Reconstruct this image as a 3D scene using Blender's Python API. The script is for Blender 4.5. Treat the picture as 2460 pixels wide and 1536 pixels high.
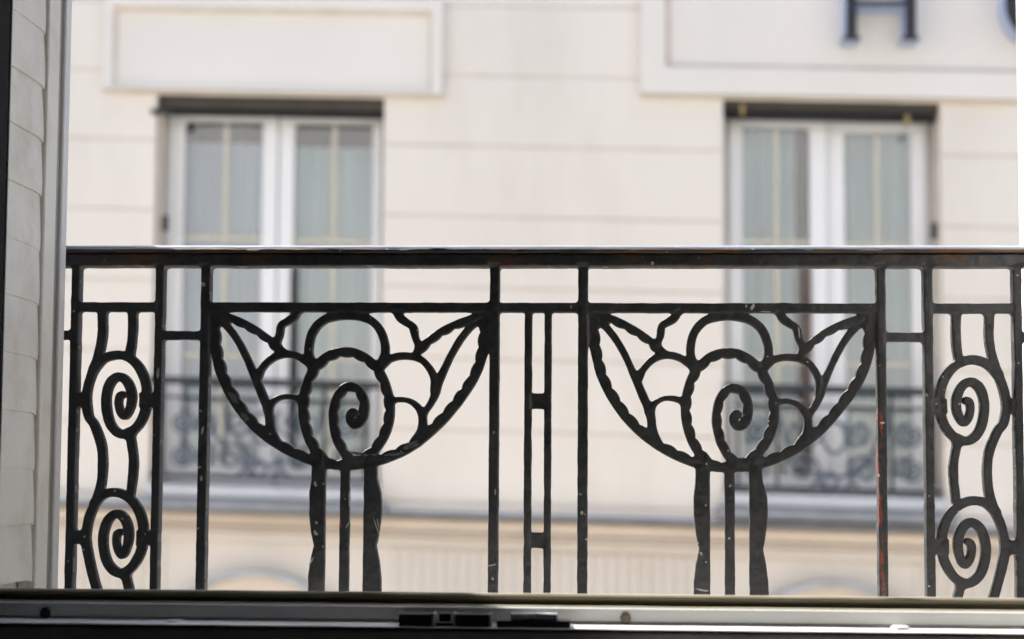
import bpy, bmesh, math, random
import numpy as np
from mathutils import Matrix, Vector, noise

# ------------------------------------------------------------------ clear
for o in list(bpy.data.objects):
    bpy.data.objects.remove(o)
scene = bpy.context.scene
col = scene.collection
random.seed(4)
rng = np.random.default_rng(7)

# ------------------------------------------------------------------ camera
W, H, FPX = 2460.0, 1536.0, 4435.0
CZ = 9.0                                   # camera height above the street
YAW, PITCH, ROLL = math.radians(3.0), math.radians(4.35), math.radians(0.35)
CAMR = (Matrix.Rotation(YAW, 3, 'Z') @ Matrix.Rotation(math.pi / 2 + PITCH, 3, 'X') @ Matrix.Rotation(ROLL, 3, 'Z'))
cam_data = bpy.data.cameras.new('camera')
cam = bpy.data.objects.new('camera', cam_data)
col.objects.link(cam)
cam.matrix_world = Matrix.Translation((0, 0, CZ)) @ CAMR.to_4x4()
cam_data.sensor_width = 36.0
cam_data.lens = FPX / W * 36.0
cam_data.clip_start = 0.05
cam_data.clip_end = 500
cam_data.dof.use_dof = True
cam_data.dof.focus_distance = 2.49
cam_data.dof.aperture_fstop = 3.8
scene.camera = cam

# ------------------------------------------------------------------ light
SUN_AZ = (-0.818, 0.575)                   # horizontal direction towards the sun: ahead and to the left
SUN_EL = math.radians(48)
world = bpy.data.worlds.new('World')
scene.world = world
world.use_nodes = True
wn = world.node_tree.nodes
wl = world.node_tree.links
wn.clear()
sky = wn.new('ShaderNodeTexSky')
sky.sky_type = 'NISHITA'
sky.sun_disc = False
sky.sun_elevation = SUN_EL
sky.sun_rotation = math.atan2(SUN_AZ[0], SUN_AZ[1])
sky.air_density = 1.0
sky.dust_density = 2.5
sky.ozone_density = 1.0
bg = wn.new('ShaderNodeBackground')
bg.inputs['Strength'].default_value = 0.15
wo = wn.new('ShaderNodeOutputWorld')
wl.new(sky.outputs[0], bg.inputs[0])
wl.new(bg.outputs[0], wo.inputs[0])
sun_data = bpy.data.lights.new('sun', 'SUN')
sun_data.energy = 4.6
sun_data.angle = math.radians(0.6)
sun_data.color = (1.0, 0.95, 0.88)
sun = bpy.data.objects.new('sun', sun_data)
col.objects.link(sun)
sv = Vector((SUN_AZ[0] * math.cos(SUN_EL), SUN_AZ[1] * math.cos(SUN_EL), math.sin(SUN_EL)))
sun.rotation_euler = sv.to_track_quat('Z', 'Y').to_euler()
sun.location = (-4, 4, CZ + 8)

scene.render.engine = 'CYCLES'
scene.view_settings.view_transform = 'Standard'
scene.view_settings.look = 'None'
scene.view_settings.gamma = 1.0
scene.view_settings.use_curve_mapping = False
scene.view_settings.exposure = 1.3
scene.cycles.max_bounces = 10
scene.cycles.diffuse_bounces = 6
scene.cycles.transparent_max_bounces = 12


def P(px, py, y):
    """pixel of the photograph -> (x, z) on the vertical plane at depth y"""
    d = CAMR @ Vector(((px - W / 2) / FPX, -(py - H / 2) / FPX, -1.0))
    t = y / d.y
    return d.x * t, CZ + d.z * t


# ------------------------------------------------------------------ materials
def srgb(r, g, b):
    f = lambda c: (c / 12.92 if c <= 0.04045 else ((c + 0.055) / 1.055) ** 2.4)
    return (f(r / 255), f(g / 255), f(b / 255), 1.0)


def mat(name, base, rough=0.6, var=0.12, scale=6.0, tint=None, tint_scale=2.0, tint_amt=0.3, bump=0.0, bump_scale=60.0,
        specular=0.5, metallic=0.0, stretch=(1, 1, 1), fine=0.0):
    m = bpy.data.materials.new(name)
    m.use_nodes = True
    nt = m.node_tree
    n, l = nt.nodes, nt.links
    bs = n['Principled BSDF']
    bs.inputs['Roughness'].default_value = rough
    bs.inputs['Metallic'].default_value = metallic
    bs.inputs['Specular IOR Level'].default_value = specular
    geo = n.new('ShaderNodeNewGeometry')
    mp = n.new('ShaderNodeMapping')
    mp.inputs['Scale'].default_value = stretch
    l.new(geo.outputs['Position'], mp.inputs['Vector'])
    n1 = n.new('ShaderNodeTexNoise')
    n1.inputs['Scale'].default_value = scale
    n1.inputs['Detail'].default_value = 6
    l.new(mp.outputs[0], n1.inputs['Vector'])
    r = n.new('ShaderNodeValToRGB')
    b = base[:3]
    r.color_ramp.elements[0].position = 0.3
    r.color_ramp.elements[1].position = 0.7
    r.color_ramp.elements[0].color = (*[c * (1 - var) for c in b], 1)
    r.color_ramp.elements[1].color = (*[min(1, c * (1 + var)) for c in b], 1)
    l.new(n1.outputs['Fac'], r.inputs['Fac'])
    out = r.outputs['Color']
    if tint:
        n2 = n.new('ShaderNodeTexNoise')
        n2.inputs['Scale'].default_value = tint_scale
        n2.inputs['Detail'].default_value = 8
        n2.inputs['Roughness'].default_value = 0.65
        l.new(mp.outputs[0], n2.inputs['Vector'])
        mr = n.new('ShaderNodeMapRange')
        mr.inputs['From Min'].default_value = 0.5
        mr.inputs['From Max'].default_value = 0.72
        mr.inputs['To Max'].default_value = tint_amt
        l.new(n2.outputs['Fac'], mr.inputs['Value'])
        mx = n.new('ShaderNodeMix')
        mx.data_type = 'RGBA'
        l.new(mr.outputs[0], mx.inputs['Factor'])
        l.new(out, mx.inputs['A'])
        mx.inputs['B'].default_value = (*tint[:3], 1)
        out = mx.outputs['Result']
    l.new(out, bs.inputs['Base Color'])
    if bump:
        n3 = n.new('ShaderNodeTexNoise')
        n3.inputs['Scale'].default_value = bump_scale
        n3.inputs['Detail'].default_value = 5
        l.new(mp.outputs[0], n3.inputs['Vector'])
        bp = n.new('ShaderNodeBump')
        bp.inputs['Strength'].default_value = bump
        bp.inputs['Distance'].default_value = 0.004
        l.new(n3.outputs['Fac'], bp.inputs['Height'])
        l.new(bp.outputs[0], bs.inputs['Normal'])
    return m


def math_node(n, l, op, a, b=None, c=None, clamp=False):
    k = n.new('ShaderNodeMath')
    k.operation = op
    k.use_clamp = clamp
    for i, v in enumerate((a, b, c)):
        if v is None:
            continue
        if isinstance(v, (int, float)):
            k.inputs[i].default_value = v
        else:
            l.new(v, k.inputs[i])
    return k.outputs[0]


def iron_mat(name, rust=0.0, streak=None, speck=1.0):
    """black oil paint over iron: brush grain, dust in the hollows, pale chips, rust and red primer where it has peeled"""
    m = bpy.data.materials.new(name)
    m.use_nodes = True
    n, l = m.node_tree.nodes, m.node_tree.links
    bs = n['Principled BSDF']
    geo = n.new('ShaderNodeNewGeometry')
    pos = geo.outputs['Position']

    def ns(scale, detail=5, rough=0.55, vec=pos):
        t = n.new('ShaderNodeTexNoise')
        t.inputs['Scale'].default_value = scale
        t.inputs['Detail'].default_value = detail
        t.inputs['Roughness'].default_value = rough
        l.new(vec, t.inputs['Vector'])
        return t.outputs['Fac']

    def mixc(fac, a, b):
        k = n.new('ShaderNodeMix')
        k.data_type = 'RGBA'
        l.new(fac, k.inputs['Factor'])
        for s, v in (('A', a), ('B', b)):
            if isinstance(v, tuple):
                k.inputs[s].default_value = v
            else:
                l.new(v, k.inputs[s])
        return k.outputs['Result']

    def ramp(v, lo, hi, top=1.0):
        k = n.new('ShaderNodeMapRange')
        l.new(v, k.inputs['Value'])
        k.inputs['From Min'].default_value = lo
        k.inputs['From Max'].default_value = hi
        k.inputs['To Max'].default_value = top
        return k.outputs[0]

    grain = ns(55, 8, 0.7)
    c = mixc(ramp(grain, 0.35, 0.7), (0.019, 0.0205, 0.023, 1), (0.046, 0.049, 0.053, 1))
    dust = ns(11, 6, 0.7)
    c = mixc(ramp(dust, 0.52, 0.75, 0.5), c, (0.095, 0.095, 0.094, 1))
    # fine weave-like dust
    fine = ns(420, 3, 0.8)
    c = mixc(math_node(n, l, 'MULTIPLY', ramp(fine, 0.60, 0.70, 0.55), ramp(dust, 0.42, 0.62)), c, (0.20, 0.20, 0.20, 1))
    if speck:
        v = n.new('ShaderNodeTexVoronoi')
        v.inputs['Scale'].default_value = 95
        v.inputs['Randomness'].default_value = 1.0
        w = n.new('ShaderNodeVectorMath')
        w.operation = 'ADD'
        l.new(pos, w.inputs[0])
        nz = n.new('ShaderNodeTexNoise')
        nz.inputs['Scale'].default_value = 60
        l.new(pos, nz.inputs['Vector'])
        sc = n.new('ShaderNodeVectorMath')
        sc.operation = 'SCALE'
        sc.inputs['Scale'].default_value = 0.012
        l.new(nz.outputs['Color'], sc.inputs[0])
        l.new(sc.outputs[0], w.inputs[1])
        l.new(w.outputs[0], v.inputs['Vector'])
        spot = math_node(n, l, 'LESS_THAN', v.outputs['Distance'], 0.16)
        sep = n.new('ShaderNodeSeparateColor')
        l.new(v.outputs['Color'], sep.inputs[0])
        rare = math_node(n, l, 'GREATER_THAN', sep.outputs[0], 1.0 - 0.10 * speck)
        c = mixc(math_node(n, l, 'MULTIPLY', spot, rare), c, (0.34, 0.34, 0.33, 1))
    if rust:
        mp = n.new('ShaderNodeMapping')
        mp.inputs['Scale'].default_value = (0.35, 1, 1)
        l.new(pos, mp.inputs['Vector'])
        rn = ns(26, 9, 0.72, mp.outputs[0])
        f = ramp(rn, 0.62 - 0.2 * rust, 0.70 - 0.15 * rust)
        tone = ns(120, 6, 0.7)
        rc = mixc(tone, (0.035, 0.017, 0.008, 1), (0.16, 0.075, 0.030, 1))
        c = mixc(f, c, rc)
    if streak:
        x0, x1, z0, z1 = streak
        sx = n.new('ShaderNodeSeparateXYZ')
        l.new(pos, sx.inputs[0])
        wob = math_node(n, l, 'MULTIPLY', math_node(n, l, 'SUBTRACT', ns(18, 6), 0.5), 0.022)
        xx = math_node(n, l, 'ADD', sx.outputs['X'], wob)
        dx = math_node(n, l, 'ABSOLUTE', math_node(n, l, 'SUBTRACT', xx, (x0 + x1) / 2))
        inx = math_node(n, l, 'LESS_THAN', dx, (x1 - x0) / 2)
        dz = math_node(n, l, 'ABSOLUTE', math_node(n, l, 'SUBTRACT', sx.outputs['Z'], (z0 + z1) / 2))
        inz = math_node(n, l, 'LESS_THAN', dz, (z1 - z0) / 2)
        patch = ramp(ns(45, 7, 0.7), 0.44, 0.56)
        c = mixc(math_node(n, l, 'MULTIPLY', math_node(n, l, 'MULTIPLY', inx, inz), patch), c, (0.22, 0.050, 0.030, 1))
    l.new(c, bs.inputs['Base Color'])
    l.new(ramp(grain, 0.3, 0.75, 1.0), bs.inputs['Roughness'])
    rr = math_node(n, l, 'MULTIPLY_ADD', grain, 0.35, 0.33)
    l.new(rr, bs.inputs['Roughness'])
    bp = n.new('ShaderNodeBump')
    bp.inputs['Strength'].default_value = 0.35
    bp.inputs['Distance'].default_value = 0.0015
    bn = math_node(n, l, 'ADD', ns(140, 6, 0.65), math_node(n, l, 'MULTIPLY', ns(30, 3), 1.5))
    l.new(bn, bp.inputs['Height'])
    l.new(bp.outputs[0], bs.inputs['Normal'])
    return m


def glass_mat(name, tint=(0.97, 0.985, 0.99, 1), refl=1.0):
    m = bpy.data.materials.new(name)
    m.use_nodes = True
    n, l = m.node_tree.nodes, m.node_tree.links
    n.clear()
    out = n.new('ShaderNodeOutputMaterial')
    tr = n.new('ShaderNodeBsdfTransparent')
    tr.inputs['Color'].default_value = tint
    gl = n.new('ShaderNodeBsdfGlossy')
    gl.inputs['Roughness'].default_value = 0.02
    fr = n.new('ShaderNodeFresnel')
    fr.inputs['IOR'].default_value = 1.55
    k = math_node(n, l, 'MULTIPLY_ADD', fr.outputs[0], 2.0 * refl, 0.02, clamp=True)
    mx = n.new('ShaderNodeMixShader')
    l.new(k, mx.inputs[0])
    l.new(tr.outputs[0], mx.inputs[1])
    l.new(gl.outputs[0], mx.inputs[2])
    l.new(mx.outputs[0], out.inputs[0])
    return m


M = {}
M['iron'] = iron_mat('black_paint', rust=0.0)
M['iron_rust'] = iron_mat('black_paint_rusty', rust=0.85)
M['iron_rust_light'] = iron_mat('black_paint_rust_spots', rust=0.5)
M['rail_highlight'] = mat('painted_highlight', (0.30, 0.34, 0.40), 0.4, 0.15, 40)  # highlight colour for the strip added along the handrail
M['chip'] = mat('bare_chip', (0.42, 0.42, 0.40), 0.7, 0.25, 200)
M['scuff'] = mat('grey_scuff', (0.14, 0.145, 0.15), 0.8, 0.4, 300)
M['stone'] = mat('painted_stone', (0.73, 0.673, 0.595), 0.85, 0.035, 1.6, tint=(0.62, 0.56, 0.48), tint_scale=2.4, tint_amt=0.5, bump=0.15, bump_scale=40, stretch=(1, 1, 0.28))
M['joint'] = mat('stone_joint', (0.58, 0.505, 0.43), 0.9, 0.15, 5, bump=0.2)
M['panel'] = mat('panel_stone', (0.735, 0.685, 0.615), 0.85, 0.03, 1.5, tint=(0.66, 0.62, 0.57), tint_scale=1.3, tint_amt=0.4, bump=0.12)
M['moulding'] = mat('tan_moulding', (0.70, 0.625, 0.53), 0.9, 0.08, 6, tint=(0.52, 0.44, 0.36), tint_scale=4, tint_amt=0.5)  # browner than the panel stone, with a blotchy darker tint
M['moulding_dark'] = mat('grimy_moulding', (0.64, 0.55, 0.46), 0.9, 0.1, 6, tint=(0.50, 0.41, 0.33), tint_scale=4, tint_amt=0.5)
M['beige'] = mat('beige_stone', (0.635, 0.535, 0.43), 0.85, 0.06, 2.0, tint=(0.50, 0.40, 0.30), tint_scale=1.6, tint_amt=0.5, bump=0.15)
M['beige_pale'] = mat('pale_beige_stone', (0.63, 0.575, 0.51), 0.85, 0.05, 2.0, tint=(0.52, 0.43, 0.34), tint_scale=1.6, tint_amt=0.4, bump=0.15)
M['zinc'] = mat('zinc', (0.25, 0.26, 0.28), 0.6, 0.15, 9, tint=(0.18, 0.19, 0.21), tint_scale=5, tint_amt=0.6, metallic=0.25)
M['zinc_pale'] = mat('weathered_zinc', (0.40, 0.41, 0.42), 0.6, 0.15, 9, tint=(0.26, 0.25, 0.23), tint_scale=5, tint_amt=0.6)
M['pvc'] = mat('white_window_paint', (0.76, 0.76, 0.75), 0.4, 0.03, 3)
M['sill_stone'] = mat('white_sill', (0.58, 0.58, 0.58), 0.6, 0.06, 8)
M['brown'] = mat('brown_blind_box', (0.055, 0.046, 0.038), 0.7, 0.2, 9)
M['black_slot'] = mat('blind_and_gap_black', (0.006, 0.006, 0.007), 0.7, 0.2, 9)
M['brass'] = mat('brass_glazing_bar', (0.72, 0.66, 0.49), 0.4, 0.06, 9, metallic=0.1)
M['old_brass'] = mat('old_brass', (0.30, 0.22, 0.09), 0.5, 0.1, 9)
M['guard_scroll'] = mat('guard_scroll_haze', (0.085, 0.10, 0.125), 0.55, 0.2, 20)  # black iron with hazy light put into this paler blue-grey
M['room_dark'] = mat('room_dark', (0.06, 0.06, 0.055), 0.9, 0.1, 3)
M['curtain_blue'] = mat('curtain_blue_white', (0.72, 0.85, 0.98), 0.9, 0.05, 3, stretch=(6, 6, 0.3))
M['curtain_green'] = mat('curtain_grey_green', (0.73, 0.89, 0.92), 0.9, 0.08, 3, stretch=(6, 6, 0.3))
M['wood_brown'] = mat('brown_wood_strip', (0.11, 0.078, 0.062), 0.6, 0.2, 20)
M['glass'] = glass_mat('window_glass')
M['letter'] = mat('letter_face', (0.012, 0.013, 0.017), 0.6, 0.1, 6)
M['letter_side'] = mat('letter_side', (0.42, 0.50, 0.66), 0.5, 0.05, 6)
M['guard'] = mat('guard_iron', (0.018, 0.021, 0.026), 0.5, 0.2, 20)
M['shutter'] = mat('shutter_paint', (0.82, 0.795, 0.735), 0.5, 0.05, 6, tint=(0.56, 0.51, 0.42), tint_scale=9, tint_amt=0.55, bump=0.35, bump_scale=90)
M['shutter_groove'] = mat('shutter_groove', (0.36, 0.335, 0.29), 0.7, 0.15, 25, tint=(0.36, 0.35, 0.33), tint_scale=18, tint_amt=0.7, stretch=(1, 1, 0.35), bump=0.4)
M['shutter_edge'] = mat('shutter_edge_paint', (0.74, 0.74, 0.74), 0.5, 0.05, 9, bump=0.2)
M['frame'] = mat('frame_paint', (0.74, 0.755, 0.73), 0.42, 0.03, 9, tint=(0.60, 0.58, 0.52), tint_scale=6, tint_amt=0.35)
M['bead'] = mat('bead_wood', (0.33, 0.305, 0.235), 0.55, 0.08, 12, tint=(0.33, 0.27, 0.18), tint_scale=8, tint_amt=0.6, stretch=(0.12, 1, 1))
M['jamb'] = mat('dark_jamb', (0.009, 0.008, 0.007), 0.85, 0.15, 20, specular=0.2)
M['ledge'] = mat('ledge_paint', (0.86, 0.87, 0.88), 0.28, 0.03, 9)
M['apron'] = mat('apron_board', (0.115, 0.110, 0.108), 0.6, 0.12, 12, tint=(0.07, 0.065, 0.06), tint_scale=9, tint_amt=0.6)
M['plastic'] = mat('black_plastic', (0.014, 0.014, 0.015), 0.3, 0.2, 30)
M['worn_metal'] = mat('worn_grey_metal', (0.26, 0.27, 0.30), 0.5, 0.4, 70, bump=0.4, bump_scale=200)
M['plug'] = mat('hole_plug', (0.17, 0.14, 0.11), 0.8, 0.3, 60, bump=0.6, bump_scale=150)
M['plug_dark'] = mat('black_plug', (0.02, 0.019, 0.018), 0.7, 0.3, 60, bump=0.5)
M['own_wall'] = mat('own_facade_stone', (0.64, 0.625, 0.60), 0.85, 0.06, 1.5, bump=0.2)
M['reveal'] = mat('reveal_paint', (0.80, 0.80, 0.79), 0.7, 0.03, 4)
M['room_wall'] = mat('room_wall', (0.03, 0.028, 0.027), 0.9, 0.05, 2)
M['floor'] = mat('room_floor_wood', (0.035, 0.022, 0.015), 0.6, 0.2, 5)
M['asphalt'] = mat('asphalt', (0.055, 0.055, 0.056), 0.9, 0.2, 30, bump=0.3)
M['pavement'] = mat('pavement_stone', (0.28, 0.27, 0.25), 0.9, 0.15, 4, bump=0.2)


# ------------------------------------------------------------------ helpers
def tag(o, label=None, cat=None, group=None, kind=None):
    for k, v in (('label', label), ('category', cat), ('group', group), ('kind', kind)):
        if v:
            o[k] = v
    return o


def empty(name, loc, label, cat, group=None):
    o = bpy.data.objects.new(name, None)
    o.empty_display_size = 0.1
    o.location = loc
    col.objects.link(o)
    return tag(o, label, cat, group)


def adopt(o, parent):
    if parent is not None:
        o.parent = parent
        if parent.type == 'EMPTY':
            o.matrix_parent_inverse = Matrix.Translation(-Vector(parent.location))
    return o


def link_mesh(name, me, mats, parent=None):
    for m in (mats if isinstance(mats, (list, tuple)) else [mats]):
        me.materials.append(m)
    o = bpy.data.objects.new(name, me)
    col.objects.link(o)
    return adopt(o, parent)


FS = -0.0225          # the storeys across the street run slightly downhill


def shear(bm):
    for v in bm.verts:
        v.co.z += FS * v.co.x


def finish(name, bm, m, parent=None, sheared=False, smooth=None):
    if sheared:
        shear(bm)
    bmesh.ops.recalc_face_normals(bm, faces=bm.faces)
    me = bpy.data.meshes.new(name)
    bm.to_mesh(me)
    bm.free()
    if smooth is not None:
        me.polygons.foreach_set('use_smooth', [True] * len(me.polygons))
        me.set_sharp_from_angle(angle=math.radians(smooth))
    return link_mesh(name, me, m, parent)


def add_box(bm, x0, x1, y0, y1, z0, z1, bevel=0.0, seg=1):
    vs = [bm.verts.new(c) for c in ((x0, y0, z0), (x1, y0, z0), (x1, y1, z0), (x0, y1, z0),
                                    (x0, y0, z1), (x1, y0, z1), (x1, y1, z1), (x0, y1, z1))]
    fs = [bm.faces.new([vs[i] for i in q]) for q in ((0, 1, 5, 4), (1, 2, 6, 5), (2, 3, 7, 6), (3, 0, 4, 7), (4, 5, 6, 7), (3, 2, 1, 0))]
    if bevel:
        es = list({e for f in fs for e in f.edges})
        bmesh.ops.bevel(bm, geom=es, offset=bevel, segments=seg, profile=0.5, affect='EDGES')


def box(name, x0, x1, y0, y1, z0, z1, m, parent=None, bevel=0.0, sheared=False, seg=1):
    bm = bmesh.new()
    add_box(bm, min(x0, x1), max(x0, x1), min(y0, y1), max(y0, y1), min(z0, z1), max(z0, z1), bevel, seg)
    return finish(name, bm, m, parent, sheared)


def prism_x(name, prof, x0, x1, m, parent=None, step=None, wob=0.0, smooth=None, seed=0):
    """closed profile of (y, z) swept along x, optionally with an uneven surface"""
    bm = bmesh.new()
    n = 1 if not step else max(1, int((x1 - x0) / step))
    rings = []
    for i in range(n + 1):
        x = x0 + (x1 - x0) * i / n
        ring = []
        for j, (y, z) in enumerate(prof):
            if wob:
                k = noise.noise(Vector((x * 22, j * 3.1 + seed, 0.3))) + 0.6 * noise.noise(Vector((x * 70, j * 3.1 + seed, 4.3)))
                q = noise.noise(Vector((x * 22, j * 5.7 + seed, 9.3)))
                ring.append(bm.verts.new((x, y + q * wob, z + k * wob)))
            else:
                ring.append(bm.verts.new((x, y, z)))
        rings.append(ring)
    L = len(prof)
    for a, b in zip(rings, rings[1:]):
        for j in range(L):
            bm.faces.new((a[j], a[(j + 1) % L], b[(j + 1) % L], b[j]))
    bm.faces.new(rings[0])
    bm.faces.new(rings[-1][::-1])
    return finish(name, bm, m, parent, smooth=smooth)


def catmull(pts, step):
    pts = np.array(pts, float)
    if len(pts) == 2:
        n = max(2, int(np.linalg.norm(pts[1] - pts[0]) / step) + 1)
        return pts[0] + (pts[1] - pts[0]) * np.linspace(0, 1, n)[:, None]
    ext = np.vstack([2 * pts[0] - pts[1], pts, 2 * pts[-1] - pts[-2]])
    out = []
    for i in range(1, len(ext) - 2):
        p0, p1, p2, p3 = ext[i - 1:i + 3]
        n = max(2, int(np.linalg.norm(p2 - p1) / step) + 1)
        t = np.linspace(0, 1, n, endpoint=False)[:, None]
        out.append(0.5 * (2 * p1 + (p2 - p0) * t + (2 * p0 - 5 * p1 + 4 * p2 - p3) * t ** 2 + (3 * p1 - p0 - 3 * p2 + p3) * t ** 3))
    out.append(pts[-1:])
    return np.vstack(out)


def tube(name, pts, r, m, parent=None, n=6, sheared=False):
    """round bar along 3-D points"""
    bm = bmesh.new()
    pts = [Vector(p) for p in pts]
    rings = []
    for i, p in enumerate(pts):
        t = (pts[min(i + 1, len(pts) - 1)] - pts[max(i - 1, 0)]).normalized()
        a = Vector((0, 1, 0))
        b = t.cross(a).normalized()
        rings.append([bm.verts.new(p + r * (math.cos(2 * math.pi * k / n) * a + math.sin(2 * math.pi * k / n) * b)) for k in range(n)])
    for A, B in zip(rings, rings[1:]):
        for k in range(n):
            bm.faces.new((A[k], A[(k + 1) % n], B[(k + 1) % n], B[k]))
    bm.faces.new(rings[0])
    bm.faces.new(rings[-1][::-1])
    return finish(name, bm, m, parent, sheared, smooth=40)


# ================================================================== SETTING
YF = 8.9                                       # wall face of the building across the street
tag(box('street', -60, 60, -40, 60, -0.3, 0.0, M['asphalt']), kind='structure')
tag(box('pavement', -40, 40, YF - 1.3, YF + 0.4, 0.0, 0.13, M['pavement'], bevel=0.02), kind='structure')
tag(box('pavement', -40, 40, 2.5, 4.0, 0.0, 0.13, M['pavement'], bevel=0.02), kind='structure')

# ------------------------------------------------------------------ the house the photograph is taken from
OX0, OX1, OZ0, OZ1 = -0.795, 0.585, CZ - 0.235, CZ + 1.75       # window opening
WY0, WY1 = 2.02, 2.62                                           # inner and outer face of the wall
house = empty('house', (0, WY1, 0), 'house whose window the view is taken through, pale wall edge at far right', 'house')
for (a, b, c, d) in ((-9, OX0, 0, CZ + 4.5), (OX1, 9, 0, CZ + 4.5), (OX0, OX1, 0, OZ0), (OX0, OX1, OZ1, CZ + 4.5)):
    box('wall', a, b, WY0, WY1, c, d, M['own_wall'], house)
box('reveal_lining', OX1 - 0.006, OX1 + 0.02, 2.21, WY1 + 0.003, OZ0, OZ1, M['reveal'], house)
box('stone_sill', OX0 - 0.05, OX1 + 0.05, 2.20, WY1 + 0.05, OZ0 - 0.03, OZ0 + 0.012, M['own_wall'], house, bevel=0.006)
RX0, RX1, RY0, RZ0, RZ1 = -2.2, 2.0, -2.4, CZ - 1.05, CZ + 1.95
tag(box('room_floor', RX0, RX1, RY0, WY0, RZ0 - 0.1, RZ0, M['floor']), kind='structure')
tag(box('room_ceiling', RX0, RX1, RY0, WY0, RZ1, RZ1 + 0.1, M['room_wall']), kind='structure')
tag(box('room_wall', RX0 - 0.1, RX0, RY0, WY0, RZ0, RZ1, M['room_wall']), kind='structure')
tag(box('room_wall', RX1, RX1 + 0.1, RY0, WY0, RZ0, RZ1, M['room_wall']), kind='structure')
tag(box('room_wall', RX0 - 0.1, RX1 + 0.1, RY0 - 0.1, RY0, RZ0 - 0.1, RZ1 + 0.1, M['room_wall']), kind='structure')


# ------------------------------------------------------------------ the building across the street
def F(px, py, y=YF):
    """pixel -> (u, v) on the facade; v is the height with the downhill run taken out"""
    x, z = P(px, py, y)
    return x, z - FS * x


bld = empty('apartment_building', (0, YF, 0), 'pale stone building across the street with two tall white windows', 'building')
BX0, BX1, BTOP = -7.0, 7.0, CZ + 4.2
WREC = 0.20
wins = []
for pl, pr, pt in ((374, 921, 231), (1738, 2259, 236)):
    u0 = F(pl, 420)[0]
    u1 = F(pr, 420)[0]
    wins.append((u0, u1))
v_heads = (F(650, 226)[1], F(1990, 237)[1])
v_head = max(v_heads)
v_ledge = F(1300, 1236)[1]                   # top of the zinc ledge
(wl0, wl1), (wr0, wr1) = wins
v_base = v_ledge - 0.02

# backing wall (seen only in the joints) with holes for the windows
for (a, b, c, d) in ((BX0, wl0, v_base, BTOP), (wl1, wr0, v_base, BTOP), (wr1, BX1, v_base, BTOP),
                     (wl0, wl1, v_heads[0], BTOP), (wr0, wr1, v_heads[1], BTOP)):
    box('wall', a, b, YF + 0.006, YF + 0.45, c, d, M['joint'], bld, sheared=True)
box('lower_wall', BX0, BX1, YF + 0.02, YF + 0.45, -0.1, v_base, M['beige_pale'], bld, sheared=True)

# courses of stone between the horizontal joints
v_j0 = F(1300, 185)[1]
pitch = (F(1300, 185)[1] - F(1300, 1040)[1]) / 5.0
JH = 0.009
rows = []
k = -20
while True:
    top = v_j0 - k * pitch - JH / 2
    bot = top - pitch + JH
    k += 1
    if bot > BTOP - 0.05:
        continue
    if top < v_base + 0.03:
        break
    rows.append((max(bot, v_base), min(top, BTOP)))
for (b, t) in rows:
    if b >= v_head:
        segs = [(BX0, BX1)]
    else:
        segs = [(BX0, wl0), (wl1, wr0), (wr1, BX1)]
    for (a, c) in segs:
        box('stone_course', a, c, YF, YF + 0.02, b, t, M['stone'], bld, bevel=0.004, sheared=True)


# raised panels above the windows: frame pieces round a sunk field
def raised_panel(u0, u1, v0, v1, iu0, iu1, iv0, iv1, chamfer, parent, plain_bottom=False):
    y0 = YF - 0.055
    bm = bmesh.new()
    rings = []
    for (a, b, c, d, y) in ((u0, u1, v0, v1, YF + 0.001), (u0, u1, v0, v1, y0), (iu0, iu1, iv0, iv1, y0),
                            (iu0 + chamfer, iu1 - chamfer, iv0 + (0.003 if plain_bottom else chamfer), iv1 - chamfer, YF - 0.012)):
        rings.append([bm.verts.new(c_) for c_ in ((a, y, c), (b, y, c), (b, y, d), (a, y, d))])
    faces = []
    for i, (A, B) in enumerate(zip(rings, rings[1:])):
        for q in range(4):
            f = bm.faces.new((A[q], A[(q + 1) % 4], B[(q + 1) % 4], B[q]))
            f.material_index = 1 if (i == 2 and not (plain_bottom and q == 0)) else 0
    shear(bm)
    me = bpy.data.meshes.new('raised_panel')
    bm.to_mesh(me)
    bm.free()
    o = link_mesh('raised_panel', me, [M['panel'], M['moulding'] if plain_bottom else M['moulding_dark']], parent)
    c2 = chamfer
    box('field', iu0 + c2 - 0.003, iu1 - c2 + 0.003, YF - 0.013, YF + 0.0005, iv0 + (0.0005 if plain_bottom else c2 - 0.003), iv1 - c2 + 0.003, M['panel'], o, sheared=True)
    return o


y_p = YF - 0.055
lu0, lu1 = F(247, 150, y_p)[0], F(1062, 150, y_p)[0]
lv0 = F(650, 219, y_p)[1]
lp = raised_panel(lu0, lu1, lv0, F(650, -5, y_p)[1], F(268, 150, y_p)[0], F(1038, 150, y_p)[0], lv0 + 0.012, F(650, 20, y_p)[1], 0.020, bld, True)
ru0 = F(1540, 150, y_p)[0]
rv0 = F(1900, 229, y_p)[1]
ru1 = 4.2
rp = raised_panel(ru0, ru1, rv0, rv0 + 0.95, F(1598, 150, y_p)[0], ru1 - 0.12, F(1900, 166, y_p)[1], rv0 + 0.83, 0.026, bld)
# thin drip moulding under each panel
for (a, b, v) in ((lu0, lu1, lv0), (ru0, ru1, rv0)):
    box('drip_moulding', a - 0.012, b + 0.012, YF - 0.016, YF + 0.001, v - 0.018, v - 0.002, M['moulding'], bld, bevel=0.003, sheared=True)

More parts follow.
